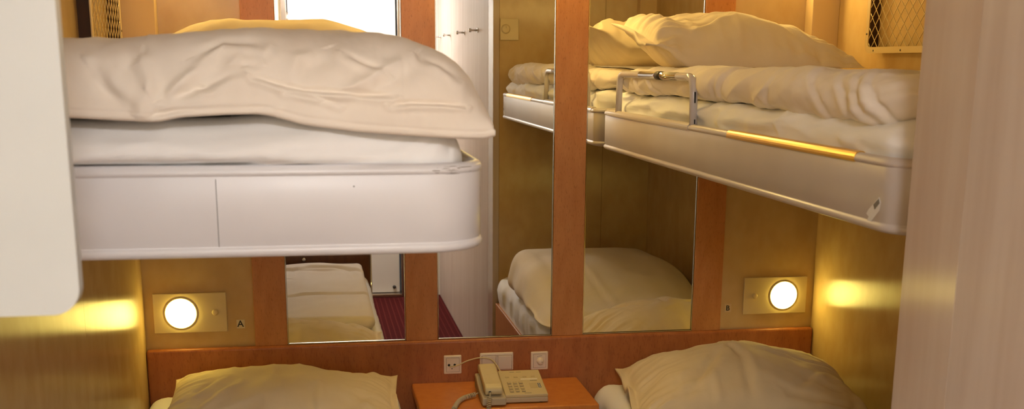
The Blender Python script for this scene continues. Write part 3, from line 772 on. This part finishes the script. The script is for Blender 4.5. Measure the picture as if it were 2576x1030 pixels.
ph = thing('telephone', (0.62, -0.22, TZ), 'beige push-button telephone with coiled cord on the bedside table', 'telephone')
PO = Vector((0.513, -0.318, TZ)); PR = Matrix.Rotation(-0.03, 3, 'Z')
PW_, PD_ = 0.222, 0.205
hA, hB = 0.030, 0.058
def pz_(y): return hA + (hB - hA) * y / PD_
def pw(x, y, z): return PO + PR @ Vector((x, y, z))
def slopebox(name, mat, x0, x1, y0, y1, lo, hi, parent, bev=0.0, zb=None):
    """box lying on the sloping phone top (lo, hi above the slope), or from zb up"""
    bm = bmesh.new(); vv = bm_box(bm, 0, 1, 0, 1, 0, 1)
    for v in vv:
        x = x0 + (x1 - x0) * v.co.x; y = y0 + (y1 - y0) * v.co.y
        z = (zb if zb is not None else pz_(y) + lo) if v.co.z < 0.5 else pz_(y) + hi
        v.co = Vector((x, y, z))
    if bev:
        bmesh.ops.bevel(bm, geom=bm.edges[:], offset=bev, segments=3, profile=0.5, affect='EDGES')
    for v in bm.verts: v.co = pw(*v.co)
    return link(name, to_mesh(bm), mat, parent)
slopebox('base', 'phonelow', 0.0, PW_, 0.0, PD_, 0, -0.010, ph, 0.004, zb=0.003)
top_ = slopebox('faceplate', 'phone', 0.080, PW_, 0.002, PD_, -0.0102, 0.0, ph, 0.003)
for x, y in ((0.012, 0.015), (0.2, 0.015), (0.012, 0.19), (0.2, 0.19)):
    p_ = pw(x, y, 0); lathe('foot', 'dark', [(0.007, 0.0), (0.007, 0.004)], p_, (0, 0, 1), ph, 10)
# raised cradle running past the front
def profile_solid(name, mat, sidepts, x0, x1, parent, bev=0.004, taper=0.0):
    bm = bmesh.new(); A = [bm.verts.new((x0, y, z)) for y, z in sidepts]
    f = bm.faces.new(A); r = bmesh.ops.extrude_face_region(bm, geom=[f])
    for v in [g for g in r['geom'] if isinstance(g, bmesh.types.BMVert)]: v.co.x = x1
    bmesh.ops.recalc_face_normals(bm, faces=bm.faces)
    if bev:
        ee = [e for e in bm.edges if e.calc_face_angle(0) > 0.35]
        bmesh.ops.bevel(bm, geom=ee, offset=bev, segments=3, profile=0.5, affect='EDGES', clamp_overlap=True)
    for v in bm.verts: v.co = pw(*v.co)
    return link(name, to_mesh(bm), mat, parent)
profile_solid('cradle', 'phonelow', [(-0.028, 0.004), (PD_, 0.004), (PD_, 0.052), (0.165, 0.054), (0.12, 0.040), (0.05, 0.032), (-0.010, 0.034), (-0.028, 0.030)], 0.0, 0.079, ph, 0.005)
hs = profile_solid('handset', 'phone', [(-0.018, 0.038), (0.025, 0.038), (0.045, 0.046), (0.10, 0.056), (0.145, 0.062), (0.155, 0.058), (0.198, 0.058), (0.206, 0.066), (0.202, 0.084), (0.175, 0.092), (0.13, 0.087), (0.085, 0.079), (0.04, 0.074), (0.005, 0.070), (-0.016, 0.062), (-0.022, 0.050)], 0.010, 0.068, ph, 0.008)
box('cord_socket', 'ink', 0.534, 0.541, -0.344, -0.338, TZ + 0.044, TZ + 0.052, hs)
# keys
for r_ in range(4):
    for c_ in range(3):
        k = slopebox('key', 'key', 0.098 + c_ * 0.0195, 0.098 + c_ * 0.0195 + 0.0135, 0.024 + r_ * 0.0215, 0.024 + r_ * 0.0215 + 0.0125, -0.001, 0.0035, ph, 0.0012)
        slopebox('key_shadow_slot', 'dark', 0.098 + c_ * 0.0195 + 0.001, 0.098 + c_ * 0.0195 + 0.0125, 0.0215 + r_ * 0.0215, 0.0238 + r_ * 0.0215, -0.001, 0.0004, k)  # dark strip drawn in as the shadow at the key's front edge
for i, xx in enumerate((0.098, 0.127, 0.158, 0.186)):
    k = slopebox('function_key', 'key', xx, xx + 0.013, 0.140, 0.147, -0.001, 0.0025, ph, 0.001)
    slopebox('print', 'greyprint', xx + 0.002, xx + 0.011, 0.1485, 0.1505, -0.001, 0.0003, k)
slopebox('paper_label', 'label', 0.148, 0.205, 0.121, 0.131, 0.0, 0.0005, ph)
slopebox('print', 'greyprint', 0.178, 0.202, 0.111, 0.1145, 0.0, 0.0003, ph)
slopebox('print', 'greyprint', 0.145, 0.168, 0.012, 0.0145, 0.0, 0.0003, ph)
slopebox('print', 'greyprint', 0.118, 0.135, 0.186, 0.188, 0.0, 0.0003, ph)
slopebox('print', 'greyprint', 0.14, 0.158, 0.186, 0.188, 0.0, 0.0003, ph)
slopebox('number_window', 'key', 0.172, 0.196, 0.052, 0.090, 0.0, 0.0008, ph)
for i in range(3):
    slopebox('sticker_print', 'blue', 0.199, 0.2085, 0.054 + i * 0.013, 0.063 + i * 0.013, 0.0, 0.0005, ph)
    slopebox('sticker_print', 'label', 0.2015, 0.206, 0.0565 + i * 0.013, 0.0605 + i * 0.013, 0.0004, 0.0007, ph)
# cords
def coil(path, rad, turns, wire):
    P = spline(path, 40); n = len(P); out = []
    L = [0]
    for a, b in zip(P[:-1], P[1:]): L.append(L[-1] + (b - a).length)
    tot = L[-1]; m = int(turns * 10)
    for i in range(m + 1):
        s = tot * i / m; j = max(0, min(n - 2, next((k for k in range(n - 1) if L[k + 1] >= s), n - 2)))
        t = (s - L[j]) / max(L[j + 1] - L[j], 1e-9); p = P[j].lerp(P[j + 1], t); d = (P[j + 1] - P[j]).normalized()
        a = Vector((0, 0, 1)); a = (a - d * a.dot(d)); a = a.normalized() if a.length > 1e-3 else Vector((1, 0, 0)); b = d.cross(a)
        ang = 2 * PI * i / 10
        out.append(p + (a * math.cos(ang) + b * math.sin(ang)) * rad)
    return out
cp = [(0.505, -0.235, TZ + 0.012), (0.488, -0.243, TZ + 0.011), (0.462, -0.262, TZ + 0.0095), (0.440, -0.30, TZ + 0.0095), (0.423, -0.352, TZ + 0.009), (0.414, -0.385, TZ + 0.004), (0.416, -0.412, TZ - 0.06), (0.44, -0.425, TZ - 0.14), (0.475, -0.425, TZ - 0.15), (0.508, -0.412, TZ - 0.10), (0.522, -0.395, TZ - 0.03), (0.530, -0.372, TZ + 0.015), (0.536, -0.352, TZ + 0.035)]
tube('coiled_cord', 'phonelow', coil(cp, 0.0062, 88, 0.002), 0.0022, ph, 6)
tube('cord_lead', 'phonelow', spline([(0.536, -0.352, TZ + 0.035), (0.5375, -0.347, TZ + 0.046), (0.5375, -0.338, TZ + 0.048)], 6), 0.0028, ph, 8)
tube('cord_lead', 'phonelow', spline([(0.505, -0.235, TZ + 0.012), (0.512, -0.23, TZ + 0.014), (0.518, -0.226, TZ + 0.014)], 6), 0.0025, ph, 8)
tube('line_cord', 'phone', spline([(0.455, -0.0395, 0.741), (0.472, -0.047, 0.748), (0.505, -0.052, 0.764), (0.548, -0.054, 0.773), (0.585, -0.058, 0.767), (0.603, -0.075, 0.748), (0.609, -0.10, 0.737), (0.608, -0.13, 0.7355)], 10), 0.0022, ph, 8)

# wall fittings on the headboard
def plate(name, x0, x1, z0, z1, label, cat):
    t = thing(name, ((x0 + x1) / 2, -0.026, z0), label, cat)
    box('cover_frame', 'ivory', x0, x1, -0.036, -0.026, z0, z1, t, bev=0.004, seg=3)
    return t
so = plate('telephone_socket', 0.422, 0.484, 0.713, 0.780, 'square ivory socket with the telephone cord plugged in', 'socket')
box('joint', 'jointline', 0.430, 0.476, -0.0365, -0.036, 0.721, 0.772, so)
box('insert', 'ivory', 0.431, 0.475, -0.0372, -0.036, 0.722, 0.771, so)
for x in (0.4395, 0.4595):
    lathe('hole', 'ink', [(0.0045, 0), (0.0045, 0.0004)], (x, -0.0372, 0.746), (0, -1, 0), so, 12)
lathe('hole', 'ink', [(0.002, 0), (0.002, 0.0004)], (0.450, -0.0372, 0.733), (0, -1, 0), so, 10)
box('plug', 'key', 0.441, 0.462, -0.0412, -0.0372, 0.7385, 0.7435, so, bev=0.001)
sw = plate('double_switch', 0.549, 0.668, 0.719, 0.784, 'ivory double switch plate on the headboard behind the telephone', 'switch')
for x in (0.5555, 0.612):
    box('rocker', 'ivory', x, x + 0.0495, -0.0395, -0.036, 0.7235, 0.7735, sw, bev=0.002, rot=Matrix.Rotation(0.03, 3, 'X'), piv=(x, -0.0375, 0.748))
box('joint', 'jointline', 0.5545, 0.6625, -0.0365, -0.036, 0.7225, 0.7745, sw)
box('spacer', 'ivory', 0.606, 0.611, -0.0375, -0.036, 0.724, 0.773, sw)
dm = plate('dimmer', 0.731, 0.793, 0.716, 0.782, 'square ivory plate with a round dimmer knob beside the double switch', 'dimmer')
box('joint', 'jointline', 0.739, 0.785, -0.0365, -0.036, 0.724, 0.774, dm)
box('insert', 'ivory', 0.740, 0.784, -0.0372, -0.036, 0.725, 0.773, dm)
dk = lathe('dimmer_knob', 'ivory', [(0.0135, 0), (0.0130, 0.003), (0.0105, 0.004), (0.0098, 0.013), (0.0085, 0.0145)], (0.7635, -0.0372, 0.748), (0, -1, 0), dm, 24)
lathe('pointer_dot', 'ink', [(0.0012, 0), (0.0012, 0.0003)], (0.768, -0.0517, 0.748), (0, -1, 0), dk, 8)
for i in range(4): box('dial_print', 'greyprint', 0.754 + i * 0.0045, 0.7565 + i * 0.0045, -0.0375, -0.0372, 0.7645 + 0.0008 * i, 0.7665 + 0.0008 * i, dm)

# reading lamps and letters
def reading_lamp(x0, x1, z0, z1, disc, btn, label, glow):
    t = thing('reading_lamp', ((x0 + x1) / 2, 0.0, z0), label, 'lamp', 'reading lamps on the back wall')
    box('plate', 'plate', x0, x1, -0.008, 0.0, z0, z1, t, bev=0.002)
    zc = (z0 + z1) / 2
    d = lathe('glowing_disc', glow, [(0.0505, 0), (0.050, 0.004), (0.045, 0.008), (0.034, 0.0115), (0.018, 0.0135), (0.006, 0.014)], (disc, -0.0082, zc), (0, -1, 0), t, 40)
    lathe('bezel', 'plate', [(0.0545, 0), (0.0545, 0.002), (0.0515, 0.003)], (disc, -0.008, zc), (0, -1, 0), t, 40)
    b_ = lathe('push_button', 'plate', [(0.0105, 0), (0.0105, 0.0012), (0.009, 0.0014), (0.0088, 0.006), (0.0075, 0.007)], (btn, -0.008, zc), (0, -1, 0), t, 20)
    return t
reading_lamp(-0.545, -0.307, 0.886, 1.021, -0.456, -0.345, 'round glowing reading lamp on a beige plate beside the letter A', 'readlow')
reading_lamp(1.520, 1.762, 0.886, 1.022, 1.672, 1.562, 'round glowing reading lamp on a beige plate beside the letter B', 'readlow')
reading_lamp(-0.46, -0.222, 2.06, 2.195, -0.386, -0.26, 'reading lamp high on the wall over the bunk without a rail', 'readup')
reading_lamp(1.445, 1.687, 2.06, 2.195, 1.60, 1.487, 'reading lamp high on the wall over the railed bunk', 'readup')
sl_ = thing('strip_lamp', (0.615, 0.0, 2.18), 'warm strip lamp high on the wall above the mirrors', 'lamp')
box('housing', 'white', 0.30, 0.93, -0.07, -0.017, 2.235, 2.27, sl_, bev=0.004)
box('diffuser', 'strip', 0.31, 0.92, -0.078, -0.019, 2.18, 2.2345, sl_, bev=0.012, seg=3)
tA = box('letter_tag', 'tagA', -0.277, -0.250, -0.0012, 0.0, 0.894, 0.924); tag(tA, 'pale square tag with a bold black letter A', 'sign', 'berth letters')
letter('A', 0.0315, (-0.2645, -0.0016, 0.909), 'ink', tA, 'letter')
tB = box('letter_tag', 'tagB', 1.452, 1.477, -0.0012, 0.0, 0.896, 0.926); tag(tB, 'clear square tag with a narrow black letter B', 'sign', 'berth letters')
letter('B', 0.0265, (1.464, -0.0016, 0.910), 'ink', tB, 'letter')

# ------------------------------------------------------------------ mesh pockets on the side walls
def rr_path(y0, y1, z0, z1, r, n=6):
    out = []
    for cy, cz, a0 in ((y1 - r, z0 + r, -PI / 2), (y1 - r, z1 - r, 0), (y0 + r, z1 - r, PI / 2), (y0 + r, z0 + r, PI)):
        for k in range(n + 1):
            a = a0 + PI / 2 * k / n; out.append((cy + r * math.cos(a), cz + r * math.sin(a)))
    return out
def pocket(xw, s, y0, y1, z0, z1, label):
    """s: direction from the wall into the room"""
    t = thing('net_pocket', (xw, (y0 + y1) / 2, z0), label, 'net pocket', 'net pockets')
    fw = 0.019; xo = xw + s * 0.036; xi = xw + s * 0.033
    o = rr_path(y0, y1, z0, z1, 0.030); i_ = rr_path(y0 + fw, y1 - fw, z0 + fw, z1 - fw, 0.014)
    n = len(o); V = [(xo, *p) for p in o] + [(xo, *p) for p in i_] + [(xi, *p) for p in o] + [(xi, *p) for p in i_]; F = []
    for k in range(n):
        k2 = (k + 1) % n
        F += [(k, k2, n + k2, n + k), (2 * n + k, 3 * n + k, 3 * n + k2, 2 * n + k2), (k, 2 * n + k, 2 * n + k2, k2), (n + k, n + k2, 3 * n + k2, 3 * n + k)]
    fl = link('frame', pyd('frame', V, F), 'flange', t)
    # dark band between frame and wall
    V = [(xi, *p) for p in i_] + [(xw, *p) for p in i_]; V += [(xi, p[0] * 1.0, p[1]) for p in rr_path(y0 + fw - 0.002, y1 - fw + 0.002, z0 + fw - 0.002, z1 - fw + 0.002, 0.015)] + [(xw, *p) for p in rr_path(y0 + fw - 0.002, y1 - fw + 0.002, z0 + fw - 0.002, z1 - fw + 0.002, 0.015)]; F = []
    for k in range(n):
        k2 = (k + 1) % n
        F += [(k, k2, n + k2, n + k), (2 * n + k, 3 * n + k, 3 * n + k2, 2 * n + k2), (k, 2 * n + k, 2 * n + k2, k2), (n + k, n + k2, 3 * n + k2, 3 * n + k)]
    link('inner_band', pyd('inner_band', V, F), 'darkgap', t)
    # knotted net of diamond meshes
    a0, a1, b0, b1 = y0 + fw - 0.004, y1 - fw + 0.004, z0 + fw - 0.004, z1 - fw + 0.004
    p = 0.023; q = 0.0235; xm = (xo + xi) / 2 - s * 0.001
    V = []; F = []
    nn = int((a1 - a0) / p) + int((b1 - b0) / q) + 4
    bow = lambda y, z: xm + s * 0.006 * math.sin(PI * (y - a0) / (a1 - a0)) * math.sin(PI * (z - b0) / (b1 - b0))
    for sg in (1, -1):
        for j in range(-nn, nn):
            if (j % 2): continue
            pts = []
            # line (y-a0)/p - sg*(z-b0)/q = j
            ta = []
            for k in range(0, 41):
                z = b0 + (b1 - b0) * k / 40; y = a0 + p * (j + sg * (z - b0) / q)
                if a0 <= y <= a1: ta.append((bow(y, z), y, z))
            if len(ta) >= 3: tube_geo(ta, 0.0013, 5, V, F)
    link('net', pyd('net', V, F), 'flange', t, smooth=True)
    m = 0
    for yy in (y0 + 0.06, (y0 + y1) / 2, y1 - 0.06):
        lathe('screw', 'dark', [(0.003, 0), (0.003, 0.0012)], (xo, yy, z0 + 0.008), (s, 0, 0), fl, 8)
    for zz in (z0 + 0.06, z1 - 0.06):
        lathe('screw', 'dark', [(0.003, 0), (0.003, 0.0012)], (xo, y1 - 0.008, zz), (s, 0, 0), fl, 8)
    return t
pocket(XR, -1, -0.80, -0.335, 1.812, 2.20, 'beige framed net pocket on the wall above the railed bunk')
pocket(XL, 1, -0.76, -0.285, 1.80, 2.20, 'beige framed net pocket on the wall above the bunk without a rail')

# ------------------------------------------------------------------ dial plate, coat hooks, hanging board, ceiling lamp
dp = thing('wall_dial', (1.018, -2.17, 1.887), 'beige plate with a round dial on the wall beside the foot of the railed bunk', 'dial')
box('plate', 'dialplate', 0.970, 1.067, -2.17, -2.158, 1.887, 1.996, dp, bev=0.003)
dk = lathe('dial', 'dialplate', [(0.024, 0), (0.023, 0.004), (0.020, 0.012), (0.016, 0.013)], (0.998, -2.158, 1.943), (0, 1, 0), dp, 28)
box('pointer', 'darkgap', 0.9975, 0.9985, -2.1452, -2.1448, 1.947, 1.959, dk)
HL = ['first', 'second', 'third', 'fourth']
for i, y in enumerate((-2.73, -3.31, -4.04, -4.62)):
    t = thing('coat_hook', (0.934, y, 1.95), '%s chrome coat hook along the entry wall counted from the beds' % HL[i], 'coat hook', 'coat hooks on the entry wall')
    lathe('rose', 'chrome', [(0.014, 0), (0.014, 0.003), (0.010, 0.005)], (0.934, y, 1.95), (-1, 0, 0), t, 16)
    lathe('peg', 'chrome', [(0.006, 0), (0.006, 0.030), (0.011, 0.034), (0.012, 0.042), (0.008, 0.047)], (0.929, y, 1.95), (-1, 0, 0), t, 16)
# white board with rounded lower corner by the entry
def hanging_board():
    t = thing('partition_board', (-0.41, -2.62, 1.52), 'white board with a rounded lower corner standing out from the wall before the bunk', 'board')
    pts = [(XL + 0.0005, 2.4195), (XL + 0.0005, 1.520)]
    r = 0.028; cx, cz = -0.245 - r, 1.520 + r
    for k in range(13):
        a = -PI / 2 + PI / 2 * k / 12; pts.append((cx + r * math.cos(a), cz + r * math.sin(a)))
    pts.append((-0.245, 2.4195))
    bm = bmesh.new(); A = [bm.verts.new((x, -2.632, z)) for x, z in pts]; f = bm.faces.new(A)
    rr_ = bmesh.ops.extrude_face_region(bm, geom=[f])
    for v in [g for g in rr_['geom'] if isinstance(g, bmesh.types.BMVert)]: v.co.y = -2.610
    ee = [e for e in bm.edges if e.calc_face_angle(0) > 1.2]
    bmesh.ops.bevel(bm, geom=ee, offset=0.003, segments=2, profile=0.5, affect='EDGES')
    link('board', to_mesh(bm), 'board', t)
    box('wall_bracket', 'white', XL + 0.0005, XL + 0.03, -2.61, -2.58, 1.60, 2.25, t, bev=0.002)
hanging_board()
cl = thing('ceiling_lamp', (0.10, -4.32, 2.42), 'round white lamp on the entry ceiling', 'lamp')
lathe('rim', 'white', [(0.165, 0.0), (0.165, 0.02), (0.150, 0.022)], (0.10, -4.32, 2.42), (0, 0, -1), cl, 40)
lathe('glass', 'ceilglow', [(0.15, 0.02), (0.15, 0.07), (0.13, 0.09), (0.08, 0.10), (0.01, 0.102)], (0.10, -4.32, 2.42), (0, 0, -1), cl, 40)
